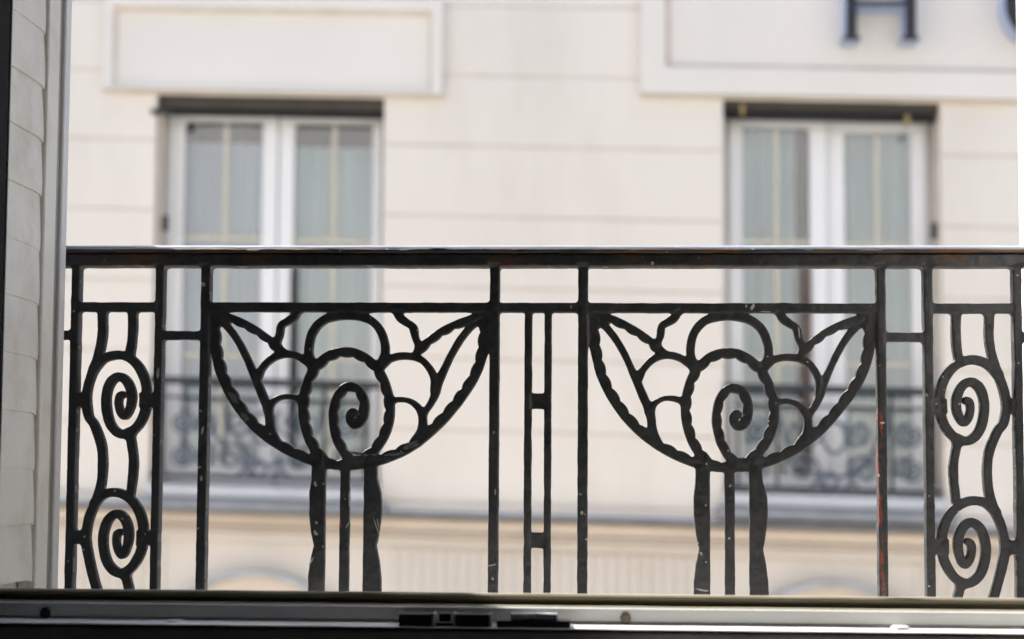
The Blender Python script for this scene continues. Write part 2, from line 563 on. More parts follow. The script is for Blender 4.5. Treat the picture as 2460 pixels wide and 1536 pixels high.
# zinc covered ledge, deeper under the windows
box('ledge', BX0, BX1, YF - 0.10, YF + 0.02, v_ledge - 0.024, v_ledge, M['zinc'], bld, bevel=0.006, sheared=True)
for i, (a, b, pa, pb) in enumerate(((wl0, wl1, 1203, 1232), (wr0, wr1, 1225, 1254))):
    cx = 640 if i == 0 else 2000
    va, vb = F(cx, pa, YF - 0.16)[1], F(cx, pb, YF - 0.16)[1]
    box('zinc_apron', a - 0.04, b + 0.04, YF - 0.16, YF + 0.02, vb, va, M['zinc'], bld, bevel=0.008, sheared=True)
    box('window_sill', a - 0.002, b + 0.002, YF - 0.09, YF + WREC + 0.05, va + 0.004, va + 0.062, M['sill_stone'], bld, bevel=0.006, sheared=True)
# beige frieze and lower storey
fz = F(1300, 1286)[1]
box('frieze', BX0, BX1, YF - 0.045, YF + 0.03, fz, v_ledge - 0.034, M['beige'], bld, bevel=0.01, sheared=True)
box('frieze_moulding', BX0, BX1, YF - 0.065, YF + 0.03, fz - 0.022, fz - 0.002, M['beige'], bld, bevel=0.007, sheared=True)
fl_top = F(1300, 1322)[1]
box('lower_band', BX0, BX1, YF - 0.012, YF + 0.03, fl_top, fz - 0.026, M['beige_pale'], bld, bevel=0.003, sheared=True)
# fluted panels of the lower storey
for (pa, pb) in ((150, 400), (934, 1680), (2190, 2520)):
    ua, ub = F(pa, 1380)[0], F(pb, 1380)[0]
    nf = int((ub - ua) / 0.055)
    for i in range(nf):
        u = ua + (i + 0.5) * (ub - ua) / nf
        bm = bmesh.new()
        r = 0.021
        prof = [(u + r * math.cos(t), YF + 0.021 - 0.75 * r * math.sin(t)) for t in np.linspace(0, math.pi, 7)]
        lo = [bm.verts.new((x, y, fl_top - 1.6)) for x, y in prof]
        hi = [bm.verts.new((x, y, fl_top - 0.012)) for x, y in prof]
        for q in range(6):
            bm.faces.new((lo[q], lo[q + 1], hi[q + 1], hi[q]))
        bm.faces.new(hi)
        finish('flute', bm, M['beige_pale'], bld, sheared=True, smooth=50)
# zinc capped hoods over the arched openings below
for (pc, ptop, prad) in ((612, 1371, 262), (2005, 1397, 262)):
    uc, vt = F(pc, ptop, YF - 0.1)
    R1 = prad * 0.002
    for nm, ra, rb, ya, yb, mm in (('arch_capping', R1 - 0.03, R1, YF - 0.075, YF + 0.02, M['zinc_pale']),
                                   ('arch_moulding', R1 - 0.11, R1 - 0.032, YF - 0.055, YF + 0.02, M['beige']),
                                   ('arch_field', 0.0, R1 - 0.112, YF - 0.03, YF + 0.02, M['beige'])):
        bm = bmesh.new()
        th = np.linspace(math.radians(20), math.radians(160), 40)
        sec = []
        for t in th:
            c, s = math.cos(t), math.sin(t)
            sec.append([bm.verts.new((uc + r * c, y, vt - R1 + r * s)) for r, y in ((ra + 1e-4, ya), (rb, ya), (rb, yb), (ra + 1e-4, yb))])
        for A, B in zip(sec, sec[1:]):
            for q in range(4):
                bm.faces.new((A[q], A[(q + 1) % 4], B[(q + 1) % 4], B[q]))
        finish(nm, bm, mm, bld, sheared=True)

# window rooms behind the panes
for (a, b) in wins:
    bm = bmesh.new()
    add_box(bm, a - 0.3, b + 0.3, YF + 0.452, YF + 2.2, v_base - 0.1, v_head + 0.5)
    front = min(bm.faces, key=lambda f: f.calc_center_median().y)
    bm.faces.remove(front)
    finish('room_behind', bm, M['room_dark'], bld, sheared=True)


def frame_rect(name, a, b, c, d, w, y0, y1, m, parent, wl_=None, wr_=None, wb=None, wt=None):
    """a rectangular frame as one mesh: left, right, bottom and top members butted together"""
    wl_ = w if wl_ is None else wl_
    wr_ = w if wr_ is None else wr_
    wb = w if wb is None else wb
    wt = w if wt is None else wt
    bm = bmesh.new()
    O = ((a, c), (b, c), (b, d), (a, d))
    I = ((a + wl_, c + wb), (b - wr_, c + wb), (b - wr_, d - wt), (a + wl_, d - wt))
    vo0 = [bm.verts.new((x, y0, z)) for x, z in O]
    vi0 = [bm.verts.new((x, y0, z)) for x, z in I]
    vo1 = [bm.verts.new((x, y1, z)) for x, z in O]
    vi1 = [bm.verts.new((x, y1, z)) for x, z in I]
    for q in range(4):
        r = (q + 1) % 4
        bm.faces.new((vo0[q], vo0[r], vi0[r], vi0[q]))
        bm.faces.new((vo1[q], vi1[q], vi1[r], vo1[r]))
        bm.faces.new((vo0[q], vo1[q], vo1[r], vo0[r]))
        bm.faces.new((vi0[q], vi0[r], vi1[r], vi1[q]))
    return finish(name, bm, m, parent, sheared=True)


def leaf(win, a, b, c, d, gl, gr, gb, gt, yg, gold_u, gold_v, hinge=None, angle=0.0):
    """one casement: stiles and rails, pane and the brass bars; glass rectangle gl..gr, gb..gt"""
    out = []
    f = frame_rect('casement', a, b, c, d, 0, yg - 0.03, yg + 0.025, M['pvc'], win, gl - a, b - gr, gb - c, d - gt)
    out.append(f)
    out.append(box('pane', gl - 0.004, gr + 0.004, yg, yg + 0.004, gb - 0.004, gt + 0.004, M['glass'], win, sheared=True))
    for u in gold_u:
        out.append(box('glazing_bar', u - 0.011, u + 0.011, yg + 0.007, yg + 0.013, gb, gt, M['brass'], win, sheared=True))
    for v in gold_v:
        out.append(box('glazing_bar', gl, gr, yg + 0.0145, yg + 0.020, v - 0.011, v + 0.011, M['brass'], win, sheared=True))
    if hinge is not None:
        T = Matrix.Translation((hinge, yg, 0)) @ Matrix.Rotation(angle, 4, 'Z') @ Matrix.Translation((-hinge, -yg, 0))
        for o in out:
            o.data.transform(T)
    return out


yfr = YF + WREC
for wi, (u0, u1) in enumerate(wins):
    v_head = v_heads[wi]
    vb = F(640 if wi == 0 else 2000, 1171 if wi == 0 else 1192, YF - 0.09)[1] - 0.0
    yg = yfr + 0.02
    if wi == 0:
        fa, fb = F(402, 420, yfr)[0], F(916, 420, yfr)[0]
        ftop = F(650, 277, yfr)[1]
        g = [F(q, 420, yg)[0] for q in (446, 634, 708, 897)]
        gtop = F(650, 297, yg)[1]
        gold_u = [F(542, 420, yg)[0], F(802, 420, yg)[0]]
        gold_v = [F(650, 575, yg)[1], F(650, 858, yg)[1]]
    else:
        fa, fb = F(1752, 420, yfr)[0], F(2222, 420, yfr)[0]
        ftop = F(1990, 290, yfr)[1]
        g = [F(q, 420, yg)[0] for q in (1782, 1944, 2028, 2187)]
        gtop = F(1990, 312, yg)[1]
        gold_u = [F(1866, 420, yg)[0], F(2108, 420, yg)[0]]
        gold_v = [F(1990, 584, yg)[1], F(1990, 872, yg)[1]]
    vbot = vb - 0.06
    gbot = vb + 0.09
    win = frame_rect('window', u0 + 0.002, u1 - 0.002, vbot + 0.068, v_head - 0.002, 0, yfr + 0.03, yfr + 0.09, M['pvc'], bld,
                     fa + 0.015 - u0, u1 - fb + 0.015, 0.05, v_head - ftop + 0.018)
    mid = (g[1] + g[2]) / 2
    leaf(win, fa, mid - 0.004, vbot + 0.07, ftop, g[0], g[1], gbot, gtop, yg, gold_u[:1], gold_v)
    if wi == 0:
        leaf(win, mid + 0.004, fb, vbot + 0.07, ftop, g[2], g[3], gbot, gtop, yg, gold_u[1:], gold_v, hinge=fb, angle=math.radians(-1.2))
    else:
        leaf(win, mid + 0.004, fb, vbot + 0.07, ftop - 0.006, g[2], g[3], gbot, gtop - 0.012, yg, gold_u[1:], gold_v, hinge=fb, angle=math.radians(-5))
    # blind box and rolled blind slats under the head
    ya = YF + 0.035
    box('blind_box', u0 + 0.004, u1 - 0.004, ya, yfr + 0.10, F(650 if wi == 0 else 1990, 262 if wi == 0 else 266, ya)[1], v_head - 0.004, M['brown'], win, bevel=0.004, sheared=True)
    box('blind_slat', u0 + 0.012, u1 - 0.012, ya + 0.03, ya + 0.075, F(650 if wi == 0 else 1990, 279 if wi == 0 else 289, ya + 0.03)[1],
        F(650 if wi == 0 else 1990, 263 if wi == 0 else 267, ya)[1], M['black_slot'], win, bevel=0.004, sheared=True)
    # shutter stop on the reveal
    hx, hv = F(397, 533, YF + 0.05) if wi == 0 else F(2243, 552, YF + 0.05)
    box('shutter_catch', hx - 0.014, hx + 0.014, YF + 0.03, YF + 0.07, hv - 0.05, hv + 0.035, M['guard'], win, bevel=0.01, sheared=True)
    hx, hv = F(384, 440, YF + 0.04) if wi == 0 else F(2254, 440, YF + 0.04)
    box('guide_rail', hx - 0.010, hx + 0.010, YF + 0.045, YF + 0.075, vbot + 0.07, v_head - 0.1, M['moulding'], win, bevel=0.003, sheared=True)
    if wi == 1:
        for (pq, pw) in ((1784, 262), (2180, 290)):
            hx, hv = F(pq, pw, YF + 0.02)
            box('brass_hook', hx - 0.012, hx + 0.012, YF + 0.012, YF + 0.034, hv - 0.030, hv + 0.030, M['brass'], win, bevel=0.006, sheared=True).data.materials[0] = M['old_brass']
        hx0, hx1 = F(1927, 700, yg)[0], F(1947, 700, yg)[0]
        box('brown_post', hx0, hx1, yg - 0.050, yg - 0.034, vb + 0.1, F(1940, 645, yg)[1], M['wood_brown'], win, sheared=True)
    else:
        hx0, hx1 = F(702, 700, yg)[0], F(711, 700, yg)[0]
        box('shade_gap_strip', hx0, hx1, yg - 0.050, yg - 0.036, F(700, 1108, yg)[1], F(700, 640, yg)[1], M['black_slot'], win, sheared=True)  # dark strip painted for the shaded gap beside the ajar casement
        tx, tv = F(372, 268, YF - 0.02)
        box('blind_arm', tx - 0.02, tx + 0.09, YF - 0.03, YF - 0.005, tv - 0.014, tv + 0.014, M['guard'], win, bevel=0.006, sheared=True)

    # curtains hanging inside
    yc = yg + (0.05 if wi == 0 else 0.085)
    if wi == 0:
        sets = ((g[0] - 0.08, g[1] + 0.05, F(540, 343, yc)[1], 'curtain_blue', 0.008, 9, 'pale blue sheer curtain behind the left pane of the left window'),
                (g[2] - 0.05, g[3] + 0.0, F(800, 354, yc)[1], 'curtain_green', 0.010, 8, 'grey green sheer curtain behind the right pane of the left window'))
    else:
        sets = ((g[0] - 0.08, g[1] - 0.055, F(1860, 290, yc)[1], 'curtain_green', 0.030, 3.2, 'pleated grey green curtain behind the left pane of the right window'),
                (g[2] - 0.06, g[3] + 0.08, F(2100, 300, yc)[1], 'curtain_green', 0.020, 2.2, 'draped grey green curtain behind the open casement of the right window'))
    for (a, b, top, mm, amp, fr, lab) in sets:
        bm = bmesh.new()
        nx = 120
        cols = []
        for i in range(nx + 1):
            t = i / nx
            x = a + (b - a) * t
            ph = 2 * math.pi * fr * (t + 0.10 * math.sin(5 * t + wi))
            row = []
            for j in range(9):
                s = j / 8
                y = yc + amp * (math.sin(ph) + 0.45 * math.sin(2.3 * ph + 1 + s)) * (0.7 + 0.5 * s) + 0.01 * math.sin(3 * s + 4 * t)
                row.append(bm.verts.new((x, y, top + (vbot + 0.03 - top) * s)))
            cols.append(row)
        for A, B in zip(cols, cols[1:]):
            for j in range(8):
                bm.faces.new((A[j], B[j], B[j + 1], A[j + 1]))
        bmesh.ops.solidify(bm, geom=bm.faces[:], thickness=0.002)
        c = finish('curtain', bm, M[mm], None, sheared=True, smooth=60)
        tag(c, lab, 'curtain', 'curtains in the windows across the street')


# wrought guards in front of the two windows
def spiral(cx, cz, r0, r1, a0, turns, sx=1, n=44):
    out = []
    for i in range(n + 1):
        t = i / n
        r = r0 + (r1 - r0) * t
        a = a0 + turns * 2 * math.pi * t
        out.append((cx + sx * r * math.cos(a), cz + r * math.sin(a)))
    return out


for wi, (u0, u1) in enumerate(wins):
    yq = YF - 0.03
    cxp = 655 if wi == 0 else 1990
    ht = F(cxp, 911 if wi == 0 else 927, yq)[1]
    hb = F(cxp, 929 if wi == 0 else 946, yq)[1]
    bt = F(cxp, 1154 if wi == 0 else 1182, yq)[1]
    g = empty('window_guard', ((u0 + u1) / 2, yq, bt), ('black wrought iron guard across the left window over the street',
              'black wrought iron guard across the right window over the street')[wi], 'railing', 'window guards across the street')
    box('handrail', u0 - 0.0, u1 + 0.0, yq - 0.03, yq + 0.03, hb, ht, M['guard'], g, bevel=0.006, sheared=True)
    box('bottom_rail', u0 + 0.01, u1 - 0.01, yq - 0.012, yq + 0.012, bt, bt + 0.022, M['guard'], g, sheared=True)
    mr = hb - 0.07
    box('middle_rail', u0 + 0.05, u1 - 0.05, yq - 0.009, yq + 0.009, mr, mr + 0.014, M['guard'], g, sheared=True)
    wd = u1 - u0
    for t in (0.06, 0.24, 0.76, 0.94):
        u = u0 + wd * t
        box('baluster', u - 0.008, u + 0.008, yq - 0.0085, yq + 0.0085, bt + 0.022, hb, M['guard'], g, sheared=True)
    zc = (bt + mr) / 2
    cx = (u0 + u1) / 2
    S = (mr - bt)
    for sx in (-1, 1):
        for (dx, dz, r0, a0, turns) in ((0.14, 0.16, 0.085, -2.0, -1.5), (0.115, 0.62, 0.075, 2.2, 1.5)):
            sp = spiral(cx + sx * dx * wd * 1.0, bt + 0.04 + dz * S, r0, 0.012, a0, turns, sx)
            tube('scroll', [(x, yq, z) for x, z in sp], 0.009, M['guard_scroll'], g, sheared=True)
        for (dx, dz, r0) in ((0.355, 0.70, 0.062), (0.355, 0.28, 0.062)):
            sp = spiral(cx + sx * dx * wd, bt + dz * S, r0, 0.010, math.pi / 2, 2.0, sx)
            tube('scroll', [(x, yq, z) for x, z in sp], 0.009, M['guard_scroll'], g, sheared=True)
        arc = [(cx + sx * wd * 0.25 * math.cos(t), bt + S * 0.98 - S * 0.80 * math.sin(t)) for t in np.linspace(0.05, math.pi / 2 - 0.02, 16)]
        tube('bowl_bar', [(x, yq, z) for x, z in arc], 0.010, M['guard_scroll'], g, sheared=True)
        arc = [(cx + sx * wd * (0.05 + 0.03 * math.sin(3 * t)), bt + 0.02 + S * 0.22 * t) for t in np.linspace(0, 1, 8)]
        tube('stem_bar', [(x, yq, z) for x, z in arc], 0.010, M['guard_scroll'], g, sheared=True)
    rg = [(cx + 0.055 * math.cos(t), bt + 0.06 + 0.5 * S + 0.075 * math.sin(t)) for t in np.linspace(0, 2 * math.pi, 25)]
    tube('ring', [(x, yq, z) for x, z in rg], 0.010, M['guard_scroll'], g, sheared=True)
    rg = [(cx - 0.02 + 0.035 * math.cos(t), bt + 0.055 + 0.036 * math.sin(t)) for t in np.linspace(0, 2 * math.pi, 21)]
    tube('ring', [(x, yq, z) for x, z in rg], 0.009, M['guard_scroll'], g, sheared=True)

# sign letters standing off the panel
yl0, yl1 = YF - 0.165, YF - 0.013


def L(px, py):
    return F(px, py, yl0)


def letter(name, loops, label):
    bm = bmesh.new()
    edges = []
    for lp_ in loops:
        vs = [bm.verts.new((u, yl0, v)) for u, v in lp_]
        edges += [bm.edges.new((vs[i], vs[(i + 1) % len(vs)])) for i in range(len(vs))]
    r = bmesh.ops.triangle_fill(bm, use_beauty=True, use_dissolve=False, edges=edges)
    faces = [f for f in bm.faces]
    ext = bmesh.ops.extrude_face_region(bm, geom=faces)
    for v in [e for e in ext['geom'] if isinstance(e, bmesh.types.BMVert)]:
        v.co.y = yl1
    shear(bm)
    bmesh.ops.recalc_face_normals(bm, faces=bm.faces)
    for f in bm.faces:
        c = f.calc_center_median().y
        f.material_index = 0 if abs(c - yl0) < 1e-4 else 1
    me = bpy.data.meshes.new(name)
    bm.to_mesh(me)
    bm.free()
    o = link_mesh(name, me, [M['letter'], M['letter_side']])
    return tag(o, label, 'sign letter', 'sign letters on the building across the street')


ub, ut = 97, -84
h = [(2024, ub), (2067, ub), (2067, ub - 7), (2059, ub - 12), (2059, 15), (2174, 15), (2174, ub - 12), (2167, ub - 7), (2167, ub), (2209, ub),
     (2209, ub - 7), (2201, ub - 12), (2201, ut + 12), (2209, ut + 7), (2209, ut), (2167, ut), (2167, ut + 7), (2174, ut + 12), (2174, 2), (2059, 2),
     (2059, ut + 12), (2067, ut + 7), (2067, ut), (2024, ut), (2024, ut + 7), (2032, ut + 12), (2032, ub - 12), (2024, ub - 7)]
letter('sign_letter', [[L(a, b) for a, b in h]], 'dark capital letter H with pale blue sides on the upper right panel')
oc = (2500, 8)
letter('sign_letter', [[L(oc[0] + 86 * math.cos(t), oc[1] + 94 * math.sin(t)) for t in np.linspace(0, 2 * math.pi, 48, endpoint=False)],
                       [L(oc[0] + 54 * math.cos(t), oc[1] + 82 * math.sin(t)) for t in np.linspace(0, 2 * math.pi, 48, endpoint=False)]],
       'dark round letter O cut by the right edge beside the H')

# ================================================================== OUR RAILING
YR = 2.49                                   # front face of the railing
ZBOT = CZ - 0.216
railing = empty('balcony_railing', (-0.1, YR + 0.01, ZBOT), 'black wrought iron window railing with two flower bowls and side scrolls', 'railing')


class Field:
    """one sheet of cast and forged iron: strands melt together where they meet, then it is cut back into its pieces"""

    def __init__(s, x0, x1, z0, z1, h=0.001):
        s.h = h
        s.x0, s.z0 = x0, z0
        s.nx, s.nz = int((x1 - x0) / h) + 1, int((z1 - z0) / h) + 1
        s.D = np.full((s.nz, s.nx), 0.02, np.float32)
        s.best = np.full((s.nz, s.nx), 0.02, np.float32)
        s.idx = np.full((s.nz, s.nx), -1, np.int32)
        s.wf = np.zeros((s.nz, s.nx), np.float32)
        s.ff = np.zeros((s.nz, s.nx), np.float32)
        s.bb = np.zeros((s.nz, s.nx), np.float32)
        s.parts = []

    def part(s, name, material, parent_key=None, label=None):
        s.parts.append(dict(name=name, mat=material, parent=parent_key, label=label))
        return len(s.parts) - 1

    def strand(s, part, pts, hl, hr=None, front=0.0, back=0.02, k=0.005, step=0.0015, square=False):
        """pts metric (x, z); hl / hr half widths left and right of the direction: number, list along the strand or f(s, length)"""
        c = catmull(pts, step)
        if hr is None:
            hr = hl
        seg = np.linalg.norm(np.diff(c, axis=0), axis=1)
        S = np.concatenate([[0], np.cumsum(seg)])

        def arr(hw):
            if callable(hw):
                return np.array([hw(q, S[-1]) for q in S])
            if isinstance(hw, (list, tuple)):
                return np.interp(S / S[-1], np.linspace(0, 1, len(hw)), hw)
            return np.full(len(S), float(hw))

        A, B = arr(hl), arr(hr)
        mg = 0.012
        hm = max(A.max(), B.max()) + mg
        # window of the whole strand
        i0 = max(0, int((c[:, 0].min() - hm - s.x0) / s.h))
        i1 = min(s.nx, int((c[:, 0].max() + hm - s.x0) / s.h) + 2)
        j0 = max(0, int((c[:, 1].min() - hm - s.z0) / s.h))
        j1 = min(s.nz, int((c[:, 1].max() + hm - s.z0) / s.h) + 2)
        d = np.full((j1 - j0, i1 - i0), 0.02, np.float32)
        gx = s.x0 + s.h * np.arange(i0, i1)
        gz = s.z0 + s.h * np.arange(j0, j1)
        for q in range(len(c) - 1):
            p, r = c[q], c[q + 1]
            a0 = max(0, int((min(p[0], r[0]) - hm - gx[0]) / s.h))
            a1 = min(len(gx), int((max(p[0], r[0]) + hm - gx[0]) / s.h) + 2)
            b0 = max(0, int((min(p[1], r[1]) - hm - gz[0]) / s.h))
            b1 = min(len(gz), int((max(p[1], r[1]) + hm - gz[0]) / s.h) + 2)
            if a1 <= a0 or b1 <= b0:
                continue
            X = gx[None, a0:a1] - p[0]
            Z = gz[b0:b1, None] - p[1]
            e = r - p
            L2 = e @ e
            if L2 < 1e-14:
                continue
            t = (X * e[0] + Z * e[1]) / L2
            t = np.clip(t, 0, 1)
            dx = X - t * e[0]
            dz = Z - t * e[1]
            side = e[0] * Z - e[1] * X
            hw = np.where(side > 0, A[q] + (A[q + 1] - A[q]) * t, B[q] + (B[q + 1] - B[q]) * t)
            dd = np.sqrt(dx * dx + dz * dz) - hw
            v = d[b0:b1, a0:a1]
            np.minimum(v, dd, out=v)
        s.fold(part, d, j0, j1, i0, i1, front, back, k)

    def rect(s, part, x0, x1, z0, z1, front=0.0, back=0.02, k=0.005):
        mg = 0.013
        i0 = max(0, int((x0 - mg - s.x0) / s.h))
        i1 = min(s.nx, int((x1 + mg - s.x0) / s.h) + 2)
        j0 = max(0, int((z0 - mg - s.z0) / s.h))
        j1 = min(s.nz, int((z1 + mg - s.z0) / s.h) + 2)
        X = np.abs(s.x0 + s.h * np.arange(i0, i1) - (x0 + x1) / 2)[None, :] - (x1 - x0) / 2
        Z = np.abs(s.z0 + s.h * np.arange(j0, j1) - (z0 + z1) / 2)[:, None] - (z1 - z0) / 2
        d = np.sqrt(np.maximum(X, 0) ** 2 + np.maximum(Z, 0) ** 2) + np.minimum(np.maximum(X, Z), 0)
        s.fold(part, np.minimum(d, 0.02).astype(np.float32), j0, j1, i0, i1, front, back, k)

    def fold(s, part, d, j0, j1, i0, i1, front, back, k):
        D = s.D[j0:j1, i0:i1]
        h = np.clip(0.5 + 0.5 * (D - d) / k, 0, 1)
        s.D[j0:j1, i0:i1] = D * (1 - h) + d * h - k * h * (1 - h)
        b = s.best[j0:j1, i0:i1]
        m = d < b
        s.idx[j0:j1, i0:i1][m] = part
        b[m] = d[m]
        w = np.exp(np.clip(-d / 0.0018, -12, 12)).astype(np.float32)
        s.wf[j0:j1, i0:i1] += w
        s.ff[j0:j1, i0:i1] += w * front
        s.bb[j0:j1, i0:i1] += w * back

    def smooth_noise(s, cell, amp):
        ny, nx = int(s.nz * s.h / cell) + 4, int(s.nx * s.h / cell) + 4
        g = rng.standard_normal((ny, nx)).astype(np.float32)
        z = np.arange(s.nz) * s.h / cell
        x = np.arange(s.nx) * s.h / cell
        zi, xi = z.astype(int), x.astype(int)
        tz, tx = (z - zi)[:, None], (x - xi)[None, :]
        tz, tx = tz * tz * (3 - 2 * tz), tx * tx * (3 - 2 * tx)
        a = g[zi][:, xi] * (1 - tx) + g[zi][:, xi + 1] * tx
        b = g[zi + 1][:, xi] * (1 - tx) + g[zi + 1][:, xi + 1] * tx
        return amp * (a * (1 - tz) + b * tz)

    def build(s, y_front, parent):
        h = s.h
        D = s.D + s.smooth_noise(0.016, 0.00020) + s.smooth_noise(0.005, 0.00009)
        wf = np.maximum(s.wf, 1e-9)
        FR, BK = s.ff / wf, s.bb / wf
        Dc = 0.25 * (D[:-1, :-1] + D[1:, :-1] + D[:-1, 1:] + D[1:, 1:])
        keep = Dc < 0
        keep[0, :] = keep[-1, :] = False
        keep[:, 0] = keep[:, -1] = False
        pk = np.pad(keep, 1)
        # number of kept cells round each grid vertex
        cnt = pk[:-1, :-1].astype(int) + pk[1:, :-1] + pk[:-1, 1:] + pk[1:, 1:]
        edge = (cnt > 0) & (cnt < 4)
        gz, gx = np.gradient(D, h)
        jj, ii = np.mgrid[0:s.nz, 0:s.nx].astype(np.float32)
        VX, VZ = ii.copy(), jj.copy()
        ej, ei = np.nonzero(edge)
        px, pz = ei.astype(float), ej.astype(float)

        def samp(G, x, z):
            x = np.clip(x, 0, s.nx - 1.001)
            z = np.clip(z, 0, s.nz - 1.001)
            xi, zi = x.astype(int), z.astype(int)
            tx, tz = x - xi, z - zi
            return (G[zi, xi] * (1 - tx) + G[zi, xi + 1] * tx) * (1 - tz) + (G[zi + 1, xi] * (1 - tx) + G[zi + 1, xi + 1] * tx) * tz

        for _ in range(4):
            d = samp(D, px, pz)
            ax, az = samp(gx, px, pz), samp(gz, px, pz)
            n2 = np.maximum(ax * ax + az * az, 0.15)
            sx, sz = -d * ax / n2 / h, -d * az / n2 / h
            ln = np.maximum(1, np.sqrt(sx * sx + sz * sz) / 0.6)
            px += sx / ln
            pz += sz / ln
        lim = 1.1
        px = ei + np.clip(px - ei, -lim, lim)
        pz = ej + np.clip(pz - ej, -lim, lim)
        VX[ej, ei] = px
        VZ[ej, ei] = pz
        # rounded arris
        bev, bw = 0.0011, 0.0019
        t = np.clip(-D / bw, 0, 1)
        t[edge] = 0
        drop = bev * (1 - np.sqrt(np.clip(1 - (1 - t) ** 2, 0, 1)))
        YFv = y_front + FR + drop + s.smooth_noise(0.006, 0.00022)
        YBv = y_front + BK
        X = s.x0 + h * VX
        Z = s.z0 + h * VZ
        objs = {}
        cj, ci = np.nonzero(keep)
        cid = s.idx[:-1, :-1][cj, ci]
        nvert = s.nx * s.nz
        Kp = pk
        for p, info in enumerate(s.parts):
            m = cid == p
            if not m.any():
                continue
            j, i = cj[m], ci[m]
            v = lambda a, b: (a * s.nx + b).astype(np.int64)
            front = np.stack([v(j, i), v(j, i + 1), v(j + 1, i + 1), v(j + 1, i)], 1)
            backf = np.stack([v(j, i), v(j + 1, i), v(j + 1, i + 1), v(j, i + 1)], 1) + nvert
            sides = []
            for (dj, di, a, b) in ((-1, 0, (0, 1), (0, 0)), (1, 0, (1, 0), (1, 1)), (0, -1, (0, 0), (1, 0)), (0, 1, (1, 1), (0, 1))):
                o = ~Kp[j + 1 + dj, i + 1 + di]
                va, vb_ = v(j[o] + a[0], i[o] + a[1]), v(j[o] + b[0], i[o] + b[1])
                sides.append(np.stack([va, vb_, vb_ + nvert, va + nvert], 1))
            quads = np.concatenate([front, backf] + sides)
            u, inv = np.unique(quads, return_inverse=True)
            inv = inv.reshape(quads.shape)
            isb = u >= nvert
            g = np.where(isb, u - nvert, u)
            co = np.empty((len(u), 3), np.float32)
            co[:, 0] = X.ravel()[g]
            co[:, 2] = Z.ravel()[g]
            co[:, 1] = np.where(isb, YBv.ravel()[g], YFv.ravel()[g])
            me = bpy.data.meshes.new(info['name'])
            me.vertices.add(len(u))
            me.vertices.foreach_set('co', co.ravel())
            nq = len(quads)
            me.loops.add(nq * 4)
            me.loops.foreach_set('vertex_index', inv.ravel().astype(np.int32))
            me.polygons.add(nq)
            me.polygons.foreach_set('loop_start', np.arange(0, nq * 4, 4, dtype=np.int32))
            me.polygons.foreach_set('use_smooth', np.ones(nq, dtype=bool))
            me.update(calc_edges=True)
            me.validate()
            me.set_sharp_from_angle(angle=math.radians(50))
            me.materials.append(info['mat'])
            o = bpy.data.objects.new(info['name'], me)
            col.objects.link(o)
            objs[p] = o
            if info['label']:
                o['label'] = info['label']
        for p, o in objs.items():
            q = s.parts[p]['parent']
            adopt(o, objs[q] if (q is not None and q in objs) else parent)
        return objs


fld = Field(-0.82, 0.605, ZBOT - 0.004, CZ + 0.292)
PR = lambda px, py: P(px, py, YR)
MM = 0.5635e-3                               # metres per photo pixel on the railing

# handrail body (the cap is added below)
hz1 = PR(1230, 612)[1]
hz0 = PR(1230, 640)[1]
p_body = fld.part('handrail', M['iron_rust_light'])
fld.rect(p_body, -0.81, 0.60, hz0, hz1, front=-0.008, back=0.034, k=0.006)
# posts
posts = []
posts_px = [(172, 191), (374, 393), (483, 505), (1177, 1200), (1389, 1413), (2106, 2127.5), (2219, 2240), (2434, 2454)]
z_b6 = (PR(2115, 1440)[1], PR(2115, 990)[1])
for i, (a, b) in enumerate(posts_px):
    xa, xb = PR(a, 650)[0], PR(b, 650)[0]
    mm = M['iron']
    lab = None
    if i == 5:
        xc = xa + (xb - xa) * 0.30
        mm = iron_mat('black_paint_red_streak', streak=(xc - 0.0020, xc + 0.0022, z_b6[0], z_b6[1]))
        lab = 'post with a red primer streak where the paint has peeled'
    p = fld.part('post', mm, None, lab)
    fld.rect(p, xa, xb, ZBOT, hz0 + 0.004, front=0.0, back=0.021, k=0.005)
    posts.append((xa, xb))
# upper cross rails
zr1, zr0 = PR(1300, 727.5)[1], PR(1300, 750.5)[1]
for (i, j) in ((0, 1), (2, 3), (3, 4), (4, 5), (6, 7)):
    p = fld.part('cross_rail', M['iron'])
    fld.rect(p, posts[i][1] - 0.003, posts[j][0] + 0.003, zr0, zr1, front=0.0015, back=0.017, k=0.005)
zs1, zs0 = PR(1300, 797)[1], PR(1300, 818.5)[1]
for (a, b) in ((-0.81, posts[0][0] + 0.003), (posts[1][1] - 0.003, posts[2][0] + 0.003), (posts[5][1] - 0.003, posts[6][0] + 0.003), (posts[7][1] - 0.003, 0.60)):
    p = fld.part('cross_rail', M['iron'])
    fld.rect(p, a, b, zs0, zs1, front=0.0015, back=0.017, k=0.005)
# bottom rail (below the sill line)
p = fld.part('bottom_rail', M['iron'])
fld.rect(p, -0.81, 0.60, ZBOT + 0.004, ZBOT + 0.020, front=0.001, back=0.02)
# middle pair of thin bars with two bosses between
cb = []
for (a, b) in ((1260, 1278), (1308, 1325)):
    xa, xb = PR(a, 800)[0], PR(b, 800)[0]
    p = fld.part('baluster', M['iron'])
    fld.rect(p, xa, xb, ZBOT + 0.006, zr0 + 0.003, front=0.002, back=0.016, k=0.004)
    cb.append((xa, xb))
for py in (964, 1299):
    z = PR(1292, py)[1]
    p = fld.part('boss', M['iron'])
    fld.rect(p, cb[0][1] - 0.003, cb[1][0] + 0.003, z - 0.0105, z + 0.0105, front=0.005, back=0.015, k=0.0025)


# ---- flower bowl ornaments (traced once from the right-hand one in enlarged pixels)
def scal(base, amp, pitch_, ph=0.0):
    return lambda q, Ltot: base + amp * (abs(math.sin(math.pi * (q / pitch_ + ph))) - 0.45)


ZS = 2.6065
U = 1.0 / ZS * MM                            # metres per enlarged pixel


